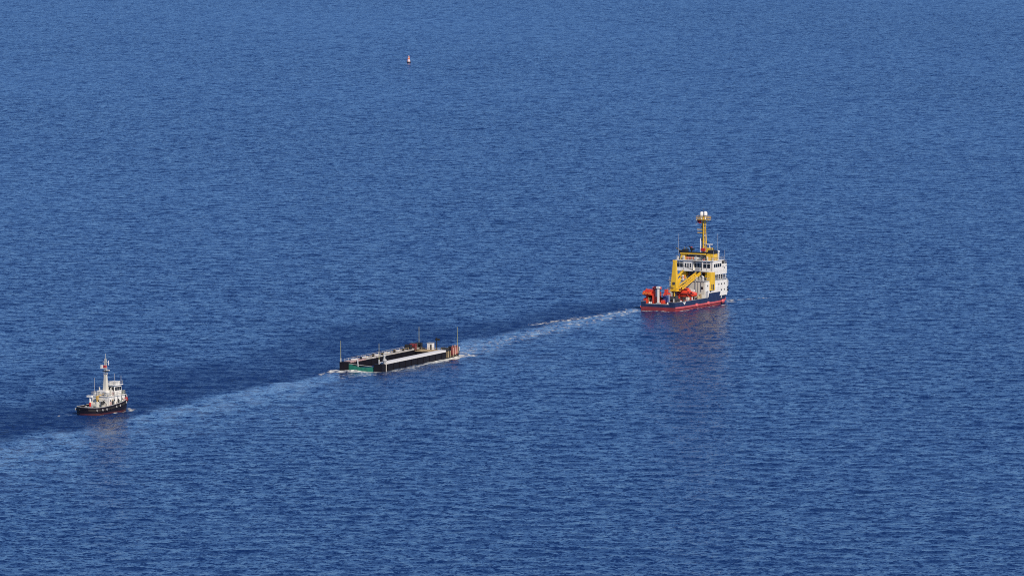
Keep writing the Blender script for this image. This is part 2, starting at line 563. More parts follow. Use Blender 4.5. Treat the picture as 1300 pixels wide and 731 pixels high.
# ------------------------------------------------------------------ the large ship
def make_ship():
    S = thing('offshore_support_ship', 'large navy blue and red hulled ship with white superstructure and yellow crane', 'ship', SHIP_P, SHIP_A)
    L, B = 44.0, 13.5
    rk = 0.34

    def ol(z, x0=0.0, inset=0.0):
        return outline(L, B, z, rk, x0=x0, stern=0.90, p=2.0 + 0.10 * max(z, 0), run=0.42, inset=inset)

    MB().loft([outline(L, B * 0.9, -1.6, rk, stern=0.6, p=1.7), ol(-0.3), ol(0.5), ol(1.1)]).build('lower_hull', 'boot', S, 'red lower hull at the waterline', True)
    MB().loft([ol(1.1), ol(1.6), ol(2.0)], cap0=False).build('hull_side', 'navy', S, 'navy blue hull side', True)
    MB().loft([ol(2.0, 0.3, 0.25)[:], [(x, y, 2.02) for x, y, z in ol(2.0, 0.3, 0.25)]]).build('main_deck', 'deck', S, 'red brown working deck')
    # rubbing strake: one strip each side
    for sg in (-1, 1):
        pts = [(x, y * 1.0) for x, y, z in ol(1.2) if y * sg > 0.3]
        pts = [(x, y + sg * 0.10) for x, y in pts]
        pts.sort()
        wall_strip(MB(), pts, 0.85, 1.30, 0.36).build('rubbing_strake', 'strake', S, 'pale red rubbing strake')
    # bulging fenders
    for sg in (-1, 1):
        for xx in (13.2, 21.1, 31.0):
            MB().ball((xx, sg * (B / 2 + 0.12), 1.05), 0.62, 1.45, 0.75, 1.0).build('hull_fender', 'strake', S, smooth=True)
    # bulwarks round the working deck, transom left low between them
    for sg in (-1, 1):
        pts = [(x, y) for x, y, z in ol(2.3) if y * sg > 0 and x < 20.6]
        pts.sort()
        if sg < 0:
            pts = [(0.12, sg * 4.1)] + pts + [(20.9, sg * (B / 2))]
        else:
            pts = [(0.12, sg * 4.6)] + pts + [(20.9, sg * (B / 2))]
        pts = [(x, y - sg * 0.12) for x, y in pts]
        wall_strip(MB(), pts, 1.98, 2.78, 0.2).build('bulwark', 'navy', S)
        wall_strip(MB(), pts, 2.783, 2.87, 0.3).build('bulwark_cap', 'grey', S)
    MB().box(0.06, 0.24, -4.05, 4.55, 2.0, 2.12).build('transom_sill', 'grey', S)
    MB().box(0.3, 1.3, 5.0, 6.0, 2.03, 3.0).build('stern_locker', 'navy', S)
    for sg in (-1, 1):
        t = MB()
        t.tube((0.9, sg * 3.6, 2.0), (0.9, sg * 3.6, 2.7), 0.2).tube((0.9, sg * 3.0, 2.0), (0.9, sg * 3.0, 2.7), 0.2)
        t.box(0.65, 1.15, sg * 3.3 - 0.6, sg * 3.3 + 0.6, 2.02, 2.15)
        t.build('mooring_bollard', 'white', S)
    # white triangle and bow mark on the starboard side
    yb = -(B / 2) - 0.03
    MB().add([(4.2, yb, 2.62), (6.1, yb, 2.62), (5.2, yb, 1.75), (4.2, yb + .05, 2.62), (6.1, yb + .05, 2.62), (5.2, yb + .05, 1.75)],
             [[0, 2, 1], [3, 4, 5], [0, 1, 4, 3], [1, 2, 5, 4], [2, 0, 3, 5]]).build('hull_mark', 'white', S, 'white triangle mark on hull')
    # forecastle: navy to 4.2, white above
    x0 = 21.2
    rr = []
    for z in (2.0, 3.0, 4.2):
        rr.append(ol(z, x0 - (z - 2.0) * -0.35))
    MB().loft(rr).build('forecastle_side', 'navy', S, smooth=True)
    rr = [[(x, y, z + 0.002) for x, y, z in ol(4.2, 26.0)], ol(5.4, 26.0)]
    MB().loft(rr).build('forecastle_house', 'white', S, smooth=True)
    for sg in (-1, 1):
        pts = [(x, y) for x, y, z in ol(5.5, 26.0) if y * sg > 0]
        pts.sort()
        pts = [(x, y - sg * 0.1) for x, y in pts]
        wall_strip(MB(), pts, 5.402, lambda x: 6.1 + 1.0 * max(0, (x - 32) / 14), 0.16).build('bow_bulwark', 'white', S)
    # white stripe at the stem, starboard
    st = ol(2.2)
    b1 = [p for p in st if p[1] < 0 and p[0] > 41.0][0]
    b2 = [p for p in ol(3.9) if p[1] < 0 and p[0] > 41.0][0]
    MB().beam((b1[0], b1[1] - 0.05, 2.1), (b2[0], b2[1] - 0.08, 3.9), 0.55, 0.12).build('bow_mark', 'white', S, 'white upright mark on the bow')
    # anchor
    a = [p for p in ol(3.6) if p[1] < 0 and p[0] > 38.5][0]
    an = MB()
    an.tube((a[0], a[1] - 0.15, 4.9), (a[0], a[1] - 0.2, 3.7), 0.12).beam((a[0] - 0.6, a[1] - 0.1, 3.8), (a[0] + 0.6, a[1] - 0.3, 3.8), 0.25, 0.3)
    an.build('anchor', 'black', S)

    # ---- deckhouse, cream with a whiter starboard side
    dh = MB().box(19.2, 31.0, -6.5, 6.3, 2.02, 8.0).build('deckhouse', 'cream', S, 'cream deckhouse', bevel=0.08)
    MB().box(19.0, 34.4, -6.62, 6.5, 8.0, 8.22).build('deckhouse_roof', 'grey', S)
    MB().box(19.6, 34.0, -6.64, -6.46, 2.9, 7.7).build('deckhouse_side_panel', 'white', S, 'white starboard deckhouse side')
    MB().box(31.0, 34.3, -6.3, 6.1, 5.4, 8.0).build('deckhouse_front', 'white', S)
    MB().tube((19.08, -3.3, 2.0), (19.08, -3.3, 8.2), 0.14).build('vent_pipe', 'grey', S)
    d = MB().box(19.12, 19.25, -2.75, -1.55, 2.05, 4.35).build('doorway', 'black', S, 'dark open doorway')
    MB().box(19.05, 19.2, -2.85, -2.752, 2.05, 4.45).box(19.05, 19.2, -1.548, -1.45, 2.05, 4.45).box(19.05, 19.2, -2.85, -1.45, 4.352, 4.47).build('door_frame', 'grey', d)
    for yy in (-5.6, 0.4, 2.2, 4.2):
        w = MB().box(19.13, 19.25, yy - 0.35, yy + 0.35, 5.6, 6.4).build('window', 'window', dh)
    for xx in (21.0, 22.9, 28.6, 30.4, 32.3):
        for zz in (4.7, 6.6):
            if random.random() < 0.85:
                MB().tube((xx, -6.62, zz), (xx, -6.68, zz), 0.30, 14).build('porthole', 'window', S)
    MB().box(19.6, 20.9, -6.72, -6.645, 2.9, 4.9).build('side_door', 'grey', S)
    MB().rail([(19.15, 6.2, 8.22), (19.15, -6.4, 8.22), (24.0, -6.45, 8.22)], 1.0).build('deckhouse_rail', 'galv', S)
    # tan gear beside the deckhouse on the starboard side
    g = MB().ball((16.6, -5.7, 2.9), 0.75, 0.9, 0.7, 1.2).tube((17.8, -5.8, 2.02), (17.8, -5.8, 4.2), 0.28)
    g.build('rope_reel', 'tan', S, smooth=True)
    MB().box(18.1, 18.9, -6.3, -4.6, 2.03, 3.9).build('deck_cabinet', 'cream', S)
    for yy, w, z0, z1 in ((-5.9, 0.5, 2.03, 3.6), (-4.5, 0.7, 2.03, 3.2), (-0.6, 0.9, 2.03, 3.7), (1.2, 0.6, 2.03, 4.6), (3.0, 0.8, 2.03, 3.4)):
        MB().box(18.4, 19.1, yy - w / 2, yy + w / 2, z0, z1).build('wall_locker', random.choice(['white', 'cream', 'grey', 'steel']), S)
    for yy in (-5.2, -4.2, 0.9, 2.9, 5.2):
        MB().tube((19.1, yy, 4.8), (19.1, yy, 7.9), 0.07, 6).build('wall_pipe', random.choice(['grey', 'white', 'steel']), S)
    for xx, yy, h, m in ((20.2, -5.4, 1.1, 'white'), (20.6, -2.9, 0.8, 'cream'), (21.5, -4.4, 1.3, 'grey'), (20.4, 2.0, 1.2, 'white'), (21.8, 1.0, 0.9, 'steel'), (20.3, 4.6, 1.4, 'white')):
        MB().tube((xx, yy, 8.22), (xx, yy, 8.22 + h), 0.2, 10).ball((xx, yy, 8.3 + h), 0.36, 1, 1, 0.7).build('mushroom_vent', m, S, smooth=True)
    MB().tube((20.9, -1.2, 8.6), (20.9, 0.4, 8.6), 0.36, 12).build('hose_reel', 'orange', S)
    for xx in (35.5, 36.6):
        MB().box(xx, xx + 0.5, -3.2, -2.6, 5.42, 6.9).build('foredeck_vent', 'white', S)
    for xx, zz in ((35.0, 4.9), (36.6, 5.0), (38.0, 5.1)):
        hb = min([p for p in ol(5.0) if p[1] < 0], key=lambda p: abs(p[0] - xx))
        MB().tube((xx, hb[1] + 0.25, zz), (xx, hb[1] - 0.12, zz), 0.22, 10).build('porthole', 'window', S)
    for k in range(5):
        MB().box(25.8 + k * 1.5, 26.5 + k * 1.5, -6.66, -6.60, 8.7, 9.5).build('side_window', 'window', S)
    for k in range(26):
        y_ = random.uniform(-5.8, 5.6); z_ = random.choice([8.23, 8.23, 9.3, 10.0]); x_ = random.uniform(22.6, 26.0) if z_ < 9 else 26.2
        w_ = random.uniform(0.15, 0.5); h_ = random.uniform(0.3, 1.1) if z_ < 9 else 0.4
        MB().box(x_, x_ + 0.5, y_ - w_, y_ + w_, z_, z_ + h_).build('deck_fitting', random.choice(['white', 'steel', 'cream', 'black', 'grey', 'orange2', 'yellow']), S)
    for k in range(22):
        y_ = random.uniform(-6.3, 6.3); x_ = random.uniform(24.6, 25.2) if k % 2 else random.uniform(28.5, 31.2)
        w_ = random.uniform(0.12, 0.35)
        MB().box(x_, x_ + 0.4, y_ - w_, y_ + w_, 14.33, 14.6 + random.uniform(0.1, 1.2)).build('roof_fitting', random.choice(['white', 'steel', 'black', 'grey', 'red', 'white']), S)
    for y_ in (3.95, 0.62, -2.7, -4.4, -6.2):
        MB().tube((24.44, y_, 11.0), (24.44, y_, 14.1), 0.07, 6).build('wall_pipe', 'grey', S)
    # ---- recessed storey under the bridge, its colour darkened to deepen the shade
    MB().box(26.4, 33.0, -5.6, 5.6, 8.22, 10.75).build('accommodation_storey', 'shade_grey', S, 'grey storey under the bridge, coloured darker to deepen the shade')
    for yy, zz in ((-0.6, 9.5), (0.9, 9.5), (2.3, 9.5)):
        MB().box(26.33, 26.42, yy - 0.4, yy + 0.4, zz - 0.5, zz + 0.5).build('window', 'window', S)
    MB().box(26.31, 26.42, -2.6, -1.7, 8.25, 10.3).build('door', 'black', S)
    # yellow exhaust casings either side
    for sg in (-1, 1):
        MB().box(25.0, 27.6, min(sg * 3.5, sg * 5.5), max(sg * 3.5, sg * 5.5), 8.23, 10.78).build('exhaust_casing', 'yellow', S, 'yellow casing below the bridge')
    yc = MB().frustum((22.2, 25.4, -7.0, -5.3), 5.0, (22.5, 25.2, -6.98, -5.5), 10.72).build('side_tower', 'yellow', S, 'yellow upright tower at the starboard side', bevel=0.06)
    MB().box(22.6, 22.9, -7.06, -6.95, 5.4, 7.0).box(23.6, 24.5, -7.06, -6.95, 5.2, 6.9).build('tower_hatch', 'steel', yc)
    # ---- bridge
    MB().box(24.2, 34.0, -6.75, 6.75, 10.72, 11.0).build('bridge_deck', 'white', S)
    br = MB()
    br.box(24.5, 30.4, -6.7, -2.6, 11.0, 14.1)
    br.box(24.5, 30.4, 0.7, 6.7, 11.0, 14.1)
    br.box(25.4, 31.4, -2.6, 0.7, 11.0, 14.1)
    br.build('bridge', 'white', S, 'white bridge with a row of dark windows', bevel=0.06)
    MB().box(24.2, 31.6, -6.85, 6.85, 14.1, 14.32).build('bridge_roof', 'white', S, bevel=0.05)
    for yy, w, xx in ((5.9, 1.0, 24.5), (4.75, 0.95, 24.5), (3.2, 0.42, 24.5), (2.35, 0.42, 24.5), (1.5, 0.42, 24.5), (0.1, 0.8, 25.4), (-0.95, 0.8, 25.4), (-1.95, 0.6, 25.4), (-3.7, 1.05, 24.5), (-5.1, 1.0, 24.5)):
        MB().box(xx - 0.05, xx + 0.1, yy - w / 2, yy + w / 2, 11.95, 13.25).build('bridge_window', 'window', S)
        if w > 0.5:
            MB().box(xx - 0.05, xx + 0.1, yy - w / 2, yy + w / 2, 13.5, 13.72).build('clerestory_slot', 'window', S)
    for xx in (25.6, 26.9, 28.2, 29.5):
        MB().box(xx - 0.5, xx + 0.5, -6.76, -6.66, 12.15, 13.25).build('bridge_window', 'window', S)
    # grey stair housing in the middle of the aft face
    sh = MB().box(23.4, 25.38, -2.4, -0.8, 8.24, 12.0).build('stair_housing', 'grey', S)
    MB().box(23.36, 23.42, -2.1, -1.2, 8.4, 10.4).build('door', 'steel', sh)
    # starboard and port wings, one storey forward of the bridge
    wg = MB().box(30.45, 34.0, -6.72, 6.72, 11.0, 12.9).build('wing_house', 'white', S, bevel=0.06)
    MB().box(26.0, 33.8, -6.74, -5.7, 9.75, 10.7).build('wing_skirt', 'white', S)
    for xx, zz in ((31.2, 12.1), (32.3, 11.7), (33.3, 12.3)):
        MB().tube((xx, -6.70, zz), (xx, -6.78, zz), 0.24, 14).build('porthole', 'window', wg)
    MB().rail([(30.6, -6.6, 12.9), (33.9, -6.6, 12.9), (33.9, 6.6, 12.9)], 1.0).build('wing_rail', 'galv', S)
    MB().box(32.4, 33.9, -6.3, -4.9, 12.92, 13.6).build('wing_console', 'steel', S)
    MB().rail([(26.0, -6.7, 8.22), (34.2, -6.55, 8.22), (34.2, 6.4, 8.22)], 1.0).build('storey_rail', 'galv', S)
    for i in range(5):
        MB().beam((26.6 + i * 1.6, -6.6, 8.23), (26.6 + i * 1.6, -6.6, 9.74), 0.16, 0.16).build('deck_post', 'white', S)
    # ---- bridge roof gear
    MB().rail([(31.4, 6.7, 14.32), (24.4, 6.7, 14.32), (24.4, -6.7, 14.32), (31.4, -6.7, 14.32)], 1.05, 0.045).build('roof_rail', 'galv', S)
    for sg in (-1, 1):
        yy = sg * 4.95
        wd = 0.85 if sg > 0 else 1.5
        fn = MB().frustum((25.4, 28.4, yy - wd, yy + wd), 14.32, (25.9, 28.3, yy - wd * .9, yy + wd * .9), 16.35)
        fo = fn.build('funnel', 'yellow', S, 'yellow funnel with black top', bevel=0.1)
        MB().frustum((26.0, 28.25, yy - wd * .86, yy + wd * .86), 16.35, (26.5, 28.6, yy - wd * .75, yy + wd * .75), 17.5).build('funnel_top', 'black', fo)
        for k in (-1, 1):
            MB().tube((27.3, yy + k * 0.4, 17.4), (27.7, yy + k * 0.45, 18.1), 0.2).build('exhaust_pipe', 'steel', fo)
    MB().box(25.5, 26.1, -3.3, 5.8, 16.05, 16.42).build('gantry_beam', 'yellow', S, 'yellow beam between the funnels')
    MB().box(26.12, 27.4, -3.4, 4.0, 16.1, 16.75).build('gantry_platform', 'black', S)
    MB().box(27.0, 30.2, -3.3, 3.9, 14.32, 15.7).build('monkey_island', 'steel', S)
    for k in range(4):
        c = MB().tube((25.2, 3.4 - k * 1.5, 14.85), (25.2, 2.3 - k * 1.5, 14.85), 0.34, 12).build('life_raft_canister', 'orange2' if k < 2 else 'white', S)
    fm = MB().tube((26.8, 6.2, 14.3), (26.8, 6.2, 16.6), 0.22).box(26.3, 27.3, 5.6, 6.7, 16.3, 17.1).tube((26.8, 6.3, 17.0), (26.0, 7.6, 17.9), 0.2)
    fm.build('fire_monitor', 'black', S)
    fm = MB().tube((28.2, 3.0, 16.7), (28.2, 3.0, 17.6), 0.25).box(27.8, 28.8, 2.3, 3.5, 17.2, 17.8).tube((28.2, 2.8, 17.7), (27.2, 3.6, 18.5), 0.2)
    fm.build('fire_monitor', 'black', S)
    MB().box(27.9, 28.6, 3.0, 3.5, 17.82, 18.3).build('lamp_box', 'red', S)
    # ---- mast
    ms = MB()
    ms.tube((30.6, 0.0, 14.3), (30.6, 0.0, 28.0), 0.34, 10, 0.26)
    ms.tube((31.5, 0.8, 15.6), (30.7, 0.45, 26.9), 0.14, 8)
    for k in range(11):
        z = 17.0 + k * 0.9
        ms.beam((30.9, -0.62 if k % 2 else 0.62, z), (30.8, 0.6 if k % 2 else -0.6, z + 0.9), 0.11, 0.11)
    ms.tube((31.5, -0.8, 15.6), (30.7, -0.45, 26.9), 0.14, 8)
    mo = ms.build('mast', 'yellow', S, 'tall yellow mast with two white domes', smooth=True)
    MB().tube((29.9, 0.75, 15.6), (29.9, 0.75, 20.4), 0.22).tube((29.9, 0.75, 20.35), (29.9, 0.75, 21.0), 0.13).build('signal_post', 'white', mo)
    pl = MB().box(29.6, 31.6, -2.1, 2.2, 26.9, 27.05)
    pl.rail([(29.6, -2.1, 27.05), (29.6, 2.2, 27.05), (31.6, 2.2, 27.05), (31.6, -2.1, 27.05), (29.6, -2.1, 27.05)], 0.9, 0.06, 1.4)
    pl.beam((30.6, -2.0, 26.9), (30.6, 0, 25.2), 0.14, 0.14).beam((30.6, 2.0, 26.9), (30.6, 0, 25.2), 0.14, 0.14)
    pl.build('mast_platform', 'yellow', mo)
    for zz, yy, m in ((25.0, -0.7, 'galv'), (24.3, 0.6, 'steel'), (21.6, -0.55, 'white'), (20.2, 0.5, 'steel'), (19.0, -0.5, 'galv')):
        MB().box(30.3, 30.8, yy - 0.22, yy + 0.22, zz, zz + 0.5).build('mast_lamp', m, mo)
    for yy in (-1.9, -1.2, 1.4, 2.0):
        MB().tube((30.6, yy, 27.05), (30.6, yy, 28.4), 0.05, 6).build('aerial', 'galv', mo)
    for yy, zz in ((0.7, 28.75), (-0.6, 28.9)):
        MB().tube((30.6, yy, 27.05), (30.6, yy, zz - 0.3), 0.2).revolve([(0.5, -0.75), (0.66, -0.6), (0.68, 0.1), (0.55, 0.48), (0.25, 0.68), (0.05, 0.72)], (30.6, yy, zz), 16).build('radar_dome', 'white', mo, 'white satellite dome', smooth=True)
    MB().tube((30.6, 0.05, 28.0), (30.6, 0.05, 30.5), 0.06).build('lightning_rod', 'steel', mo)
    MB().box(30.2, 31.0, 0.9, 1.5, 25.7, 26.88).build('lamp_box', 'red', mo)
    MB().box(30.2, 31.0, 1.65, 2.1, 25.9, 26.88).build('lamp_box', 'red', mo)
    MB().tube((30.6, 2.75, 25.2), (30.6, 2.75, 27.0), 0.11).beam((30.6, 0.2, 26.75), (30.6, 2.8, 26.75), 0.1, 0.1).build('antenna', 'white', mo)
    for zz, w in ((23.7, 2.35), (22.7, 2.2)):
        MB().beam((30.6, -0.9, zz), (30.6, w, zz), 0.2, 0.24).build('crosstree', 'yellow', mo)
    for k in range(12):
        MB().beam((30.12, -0.62, 17.0 + k * 0.75), (30.12, -1.0, 17.0 + k * 0.75), 0.06, 0.08).build('ladder_rung', 'yellow', mo)
    MB().tube((30.15, -1.0, 16.5), (30.3, -0.95, 26.8), 0.06).build('ladder_rail', 'yellow', mo)
    MB().box(29.6, 30.3, -0.9, 0.4, 16.9, 17.8).build('mast_locker', 'red', mo)
    # radar scanner on a yellow base
    rb = MB().box(30.2, 31.6, -2.9, -1.2, 14.33, 17.9).build('radar_base', 'yellow', S)
    MB().tube((30.9, -2.05, 17.9), (30.9, -2.05, 18.9), 0.18).box(30.75, 31.05, -3.1, -1.0, 18.9, 19.2).build('radar_scanner', 'white', rb)
    for x_, y_, h_ in ((26.0, 6.5, 8.2), (29.5, -5.7, 8.5), (33.0, -6.4, 4.0), (25.0, -6.6, 3.2)):
        MB().tube((x_, y_, 14.3 if x_ < 31 else 12.9), (x_, y_ + (0.25 if y_ > 0 else 0.0), 14.3 + h_ - (0 if x_ < 31 else 1)), 0.06, 6, 0.03).build('whip_antenna', 'galv', S)
    MB().tube((29.6, -6.0, 14.3), (29.6, -6.0, 16.9), 0.2).ball((29.6, -6.0, 17.0), 0.36).build('satellite_antenna', 'white', S)
    MB().box(31.7, 33.0, -6.6, -5.0, 13.65, 14.0).build('wing_canopy', 'black', S)
    # foremast
    MB().tube((41.0, 0, 5.4), (41.0, 0, 10.0), 0.16).beam((41.0, -0.8, 9.2), (41.0, 0.8, 9.2), 0.1, 0.1).build('foremast', 'yellow', S)
    wl = MB().tube((38.0, -1.6, 6.1), (38.0, 1.6, 6.1), 0.55, 12).box(37.5, 38.5, -1.9, -1.6, 5.42, 6.6).box(37.5, 38.5, 1.6, 1.9, 5.42, 6.6)
    wl.build('windlass', 'steel', S)

    # ---- crane
    for yy in (-0.9, 0.2):
        MB().tube((10.4, yy, 15.0), (22.6, -2.0, 10.6), 0.05, 6).build('crane_wire', 'steel', S)
    cr = MB().tube((10.0, -0.55, 2.02), (10.0, -0.55, 5.0), 0.62, 14).tube((10.0, -0.55, 5.0), (10.0, -0.55, 5.6), 0.95, 14).build('crane_pedestal', 'steel', S, 'dark crane pedestal', smooth=True)
    MB().tube((9.0, -1.0, 2.02), (9.0, -1.0, 5.5), 0.17).build('crane_prop', 'yellow', S)
    tw = MB()
    tw.frustum((9.4, 11.1, -1.5, 0.65), 5.6, (9.5, 11.0, -1.4, 0.5), 8.2)
    tw.frustum((9.5, 11.0, -1.4, 0.5), 8.2, (10.2, 10.9, -0.85, 0.15), 15.0)
    tw.build('crane_tower', 'yellow', S, 'tapered yellow crane tower', bevel=0.06)
    MB().tube((10.6, -1.0, 15.0), (10.6, 0.3, 15.0), 0.34, 12).build('crane_sheave', 'yellow', S)
    MB().box(9.36, 9.6, -1.0, -0.2, 7.6, 8.4).build('crane_vent', 'steel', S)
    MB().box(9.3, 9.6, -0.5, 0.4, 6.3, 6.8).build('crane_hatch', 'steel', S)
    ca = MB().rail([(8.7, 1.2, 5.62), (8.7, -1.9, 5.62), (11.8, -1.9, 5.62)], 1.0, 0.035).box(8.6, 11.9, -2.0, 1.3, 5.5, 5.598)
    ca.build('crane_gallery', 'yellow', S)
    # folded jib: two chords with cross pieces, resting forward over the deckhouse
    jib = MB()
    for yo, dz in ((-2.7, 0.0), (-1.3, 0.0)):
        jib.beam((11.2, yo, 6.1), (23.4, yo, 10.0), 0.26, 0.34).beam((11.2, yo, 7.0), (23.4, yo, 10.6), 0.26, 0.30)
        for k in range(9):
            t = k / 9
            jib.beam((11.2 + 12.2 * t, yo, 6.1 + 3.9 * t), (11.2 + 12.2 * (t + 0.08), yo, 7.0 + 3.6 * (t + 0.08)), 0.14, 0.14)
    for k in range(7):
        t = (k + 0.5) / 7
        x, z = 11.2 + 12.2 * t, 6.3 + 4.05 * t
        jib.beam((x, -2.6, z), (x + (0.9 if k % 2 else -0.9), -1.4, z + (0.3 if k % 2 else -0.3)), 0.2, 0.2)
    jib.build('crane_jib', 'yellow', S, 'yellow folded crane jib')
    jb = MB().beam((11.0, 0.6, 8.6), (18.0, 0.6, 11.4), 0.5, 0.6, 0.4, 0.45).beam((11.4, -0.2, 6.0), (14.5, -0.2, 9.2), 0.6, 0.7)
    jb.build('crane_knuckle_arm', 'yellow', S)
    MB().beam((23.3, -2.0, 10.5), (25.0, -3.6, 8.4), 0.4, 0.4).box(23.0, 23.9, -2.6, -1.5, 10.1, 10.9).build('jib_head', 'black', S)
    MB().tube((11.6, -1.0, 7.0), (17.2, -1.9, 8.1), 0.18).build('jib_ram', 'steel', S)

    # ---- stern handling gear, orange
    w1 = MB()
    w1.box(2.0, 5.2, 1.6, 2.1, 2.03, 5.6)
    w1.box(2.0, 5.2, 4.9, 5.4, 2.03, 4.4)
    w1.box(2.4, 4.9, 1.9, 6.0, 4.4, 6.3)
    w1.box(1.6, 2.4, 3.4, 6.3, 4.6, 5.9)
    w1.box(2.6, 4.6, 1.2, 3.4, 6.3, 7.2)
    w1.box(2.2, 4.8, 2.1, 3.3, 2.03, 4.4)
    w1.box(1.7, 2.2, 5.0, 6.2, 2.03, 3.4)
    sw = w1.build('stern_handling_frame', 'orange', S, 'orange red handling frame at the stern', bevel=0.06)
    for yy in (3.8, 5.0, 5.9):
        MB().tube((1.55, yy, 5.2), (1.2, yy, 5.2), 0.42, 14).build('hydraulic_motor', 'orange2', sw)
    MB().tube((3.4, 2.4, 3.3), (3.4, 4.8, 3.3), 0.75, 16).build('winch_drum', 'steel', sw)
    MB().box(2.2, 2.5, 1.62, 2.6, 6.1, 7.5).build('stern_lamp_box', 'maroon', sw)
    MB().box(1.93, 1.99, 1.0, 1.9, 4.2, 6.6).build('control_panel', 'cream', sw)
    MB().tube((2.2, 4.4, 2.02), (2.0, 4.4, 3.9), 0.13).build('frame_brace', 'pole', sw)
    MB().box(2.2, 3.0, 0.7, 1.55, 4.0, 6.8).build('cable_trunk', 'black', sw)
    po = MB().beam((1.6, 0.75, 2.03), (1.6, 0.75, 7.0), 0.55, 0.55).box(1.2, 2.0, 0.2, 1.3, 6.9, 7.55).build('stern_post', 'white', S, 'white upright post on the aft deck')
    MB().box(1.2, 2.1, 0.1, 1.4, 2.03, 2.35).build('post_foot', 'grey', po)
    MB().beam((3.0, 0.4, 4.9), (3.0, -3.2, 4.9), 0.14, 0.16).beam((3.0, -2.4, 2.03), (3.0, -2.4, 4.9), 0.2, 0.2).build('deck_gantry', 'galv', S)
    MB().box(2.7, 3.4, -1.9, -0.9, 4.98, 6.6).build('gantry_head', 'orange', S)
    MB().box(2.4, 4.2, -0.6, 0.3, 2.03, 3.1).build('deck_winch', 'orange', S)
    dw = MB().tube((7.2, -2.6, 3.2), (7.2, 0.2, 3.2), 0.9, 16).box(6.4, 8.0, 0.2, 0.5, 2.03, 4.3).box(6.4, 8.0, -2.9, -2.6, 2.03, 4.3)
    dw.build('towing_winch', 'steel', S, 'dark towing winch on the aft deck')
    MB().tube((6.6, -4.0, 2.02), (6.6, -4.0, 3.5), 0.3).build('deck_fairlead', 'steel', S)
    MB().tube((8.6, -4.6, 2.02), (8.6, -4.6, 3.1), 0.35).build('deck_fairlead', 'steel', S)
    for x_, y_, z_, rr, hh, m in ((1.7, 3.0, 2.03, 0.25, 1.2, 'maroon'), (2.6, 6.0, 2.03, 0.3, 1.7, 'orange'), (4.2, -3.4, 2.03, 0.25, 1.5, 'galv'), (5.6, -5.2, 2.03, 0.3, 1.0, 'white'), (9.6, -5.5, 2.03, 0.22, 1.3, 'galv'), (11.4, -5.8, 2.03, 0.3, 0.9, 'orange'), (12.4, -5.6, 2.03, 0.2, 1.6, 'white'), (6.4, 2.6, 2.03, 0.35, 1.6, 'steel')):
        MB().tube((x_, y_, z_), (x_, y_, z_ + hh), rr, 10).tube((x_, y_, z_), (x_, y_, z_ + 0.12), rr * 1.6, 10).build('deck_post', m, S)
    MB().box(4.8, 6.2, 3.4, 5.4, 2.03, 4.6).build('power_pack', 'orange', S)
    MB().beam((5.0, 5.6, 2.03), (3.0, 5.7, 6.6), 0.22, 0.22).build('frame_stay', 'orange2', S)
    MB().beam((5.6, 1.6, 2.03), (4.2, 1.8, 6.4), 0.22, 0.22).build('frame_stay', 'orange', S)
    # ---- separate things standing on the deck
    P = lambda x, y, z: local(SHIP_P, SHIP_A, x, y, z)
    wb = thing('workboat', 'orange red workboat lying athwart the blue ship below the yellow crane', 'boat', P(14.3, -2.4, 2.02), SHIP_A + math.pi / 2)
    wb.scale = (1.12, 1.05, 1.0)
    # local x = ship's port direction
    rings = []
    for t in range(11):
        x = -3.5 + 7.0 * t / 10
        q = abs(x) / 3.5
        w = 1.35 * math.sqrt(max(0.03, 1 - q ** 2.6))
        zb = 1.3 + 0.5 * q ** 2
        rings.append([(x, -w, 2.6), (x, -w * 0.75, zb + .2), (x, 0, zb), (x, w * 0.75, zb + .2), (x, w, 2.6), (x, w * .8, 3.3 - .5 * q * q), (x, 0, 3.75 - .9 * q * q), (x, -w * .8, 3.3 - .5 * q * q)])
    MB().loft(rings).build('boat_hull', 'orange', wb, smooth=True)
    MB().box(-3.1, 3.1, 1.30, 1.42, 2.42, 2.66).box(-3.1, 3.1, -1.42, -1.30, 2.42, 2.66).build('rubbing_strip', 'maroon', wb)
    for x_ in (-2.3, -1.3, 1.9, 2.6):
        MB().box(x_ - .2, x_ + .2, 0.95, 1.25, 2.85, 3.15).build('port_light', 'window', wb)
    MB().beam((-2.9, 1.0, 0.3), (-1.0, 1.3, 2.3), .2, .2).beam((2.9, 1.0, 0.3), (1.2, 1.3, 2.3), .2, .2).beam((-2.9, 1.0, 0.3), (2.9, 1.0, 0.3), .2, .2).build('cradle_brace', 'orange', wb)
    MB().rail([(-2.4, 0, 3.2), (-1.2, 0, 3.6)], 0.6, 0.05, 1.0).build('grab_rail', 'white', wb)
    MB().box(-2.7, -1.7, -0.4, 0.4, 3.1, 3.75).build('engine_box', 'white', wb)
    cb = MB().frustum((-1.2, 1.6, -0.8, 0.8), 3.3, (-0.9, 1.2, -0.6, 0.6), 4.2).build('canopy', 'orange', wb, bevel=0.08)
    MB().box(-0.7, 0.9, 0.7, 0.78, 3.6, 3.95).build('window', 'window', cb)
    MB().box(0.2, 1.4, -0.3, 0.3, 4.2, 4.42).build('roof_hatch', 'white', wb)
    for x_ in (-2.0, 2.0):
        MB().beam((x_, -1.2, 0.0), (x_ * 0.8, -0.6, 1.75), 0.25, 0.25).beam((x_, 1.2, 0.0), (x_ * 0.8, 0.6, 1.75), 0.25, 0.25).box(x_ * .9 - .15, x_ * .9 + .15, -1.0, 1.0, 1.0, 1.25).build('cradle_leg', 'orange', wb)
    bx = thing('blue_crate', 'blue crate standing beside the white post on the aft deck', 'crate', P(4.6, -0.6, 2.02), SHIP_A)
    MB().box(-.8, .8, -0.9, .9, 0.35, 2.2).build('crate_body', 'blue', bx, bevel=0.05)
    MB().box(-.85, .85, -0.95, .95, 2.2, 2.32).build('lid', 'blue', bx)
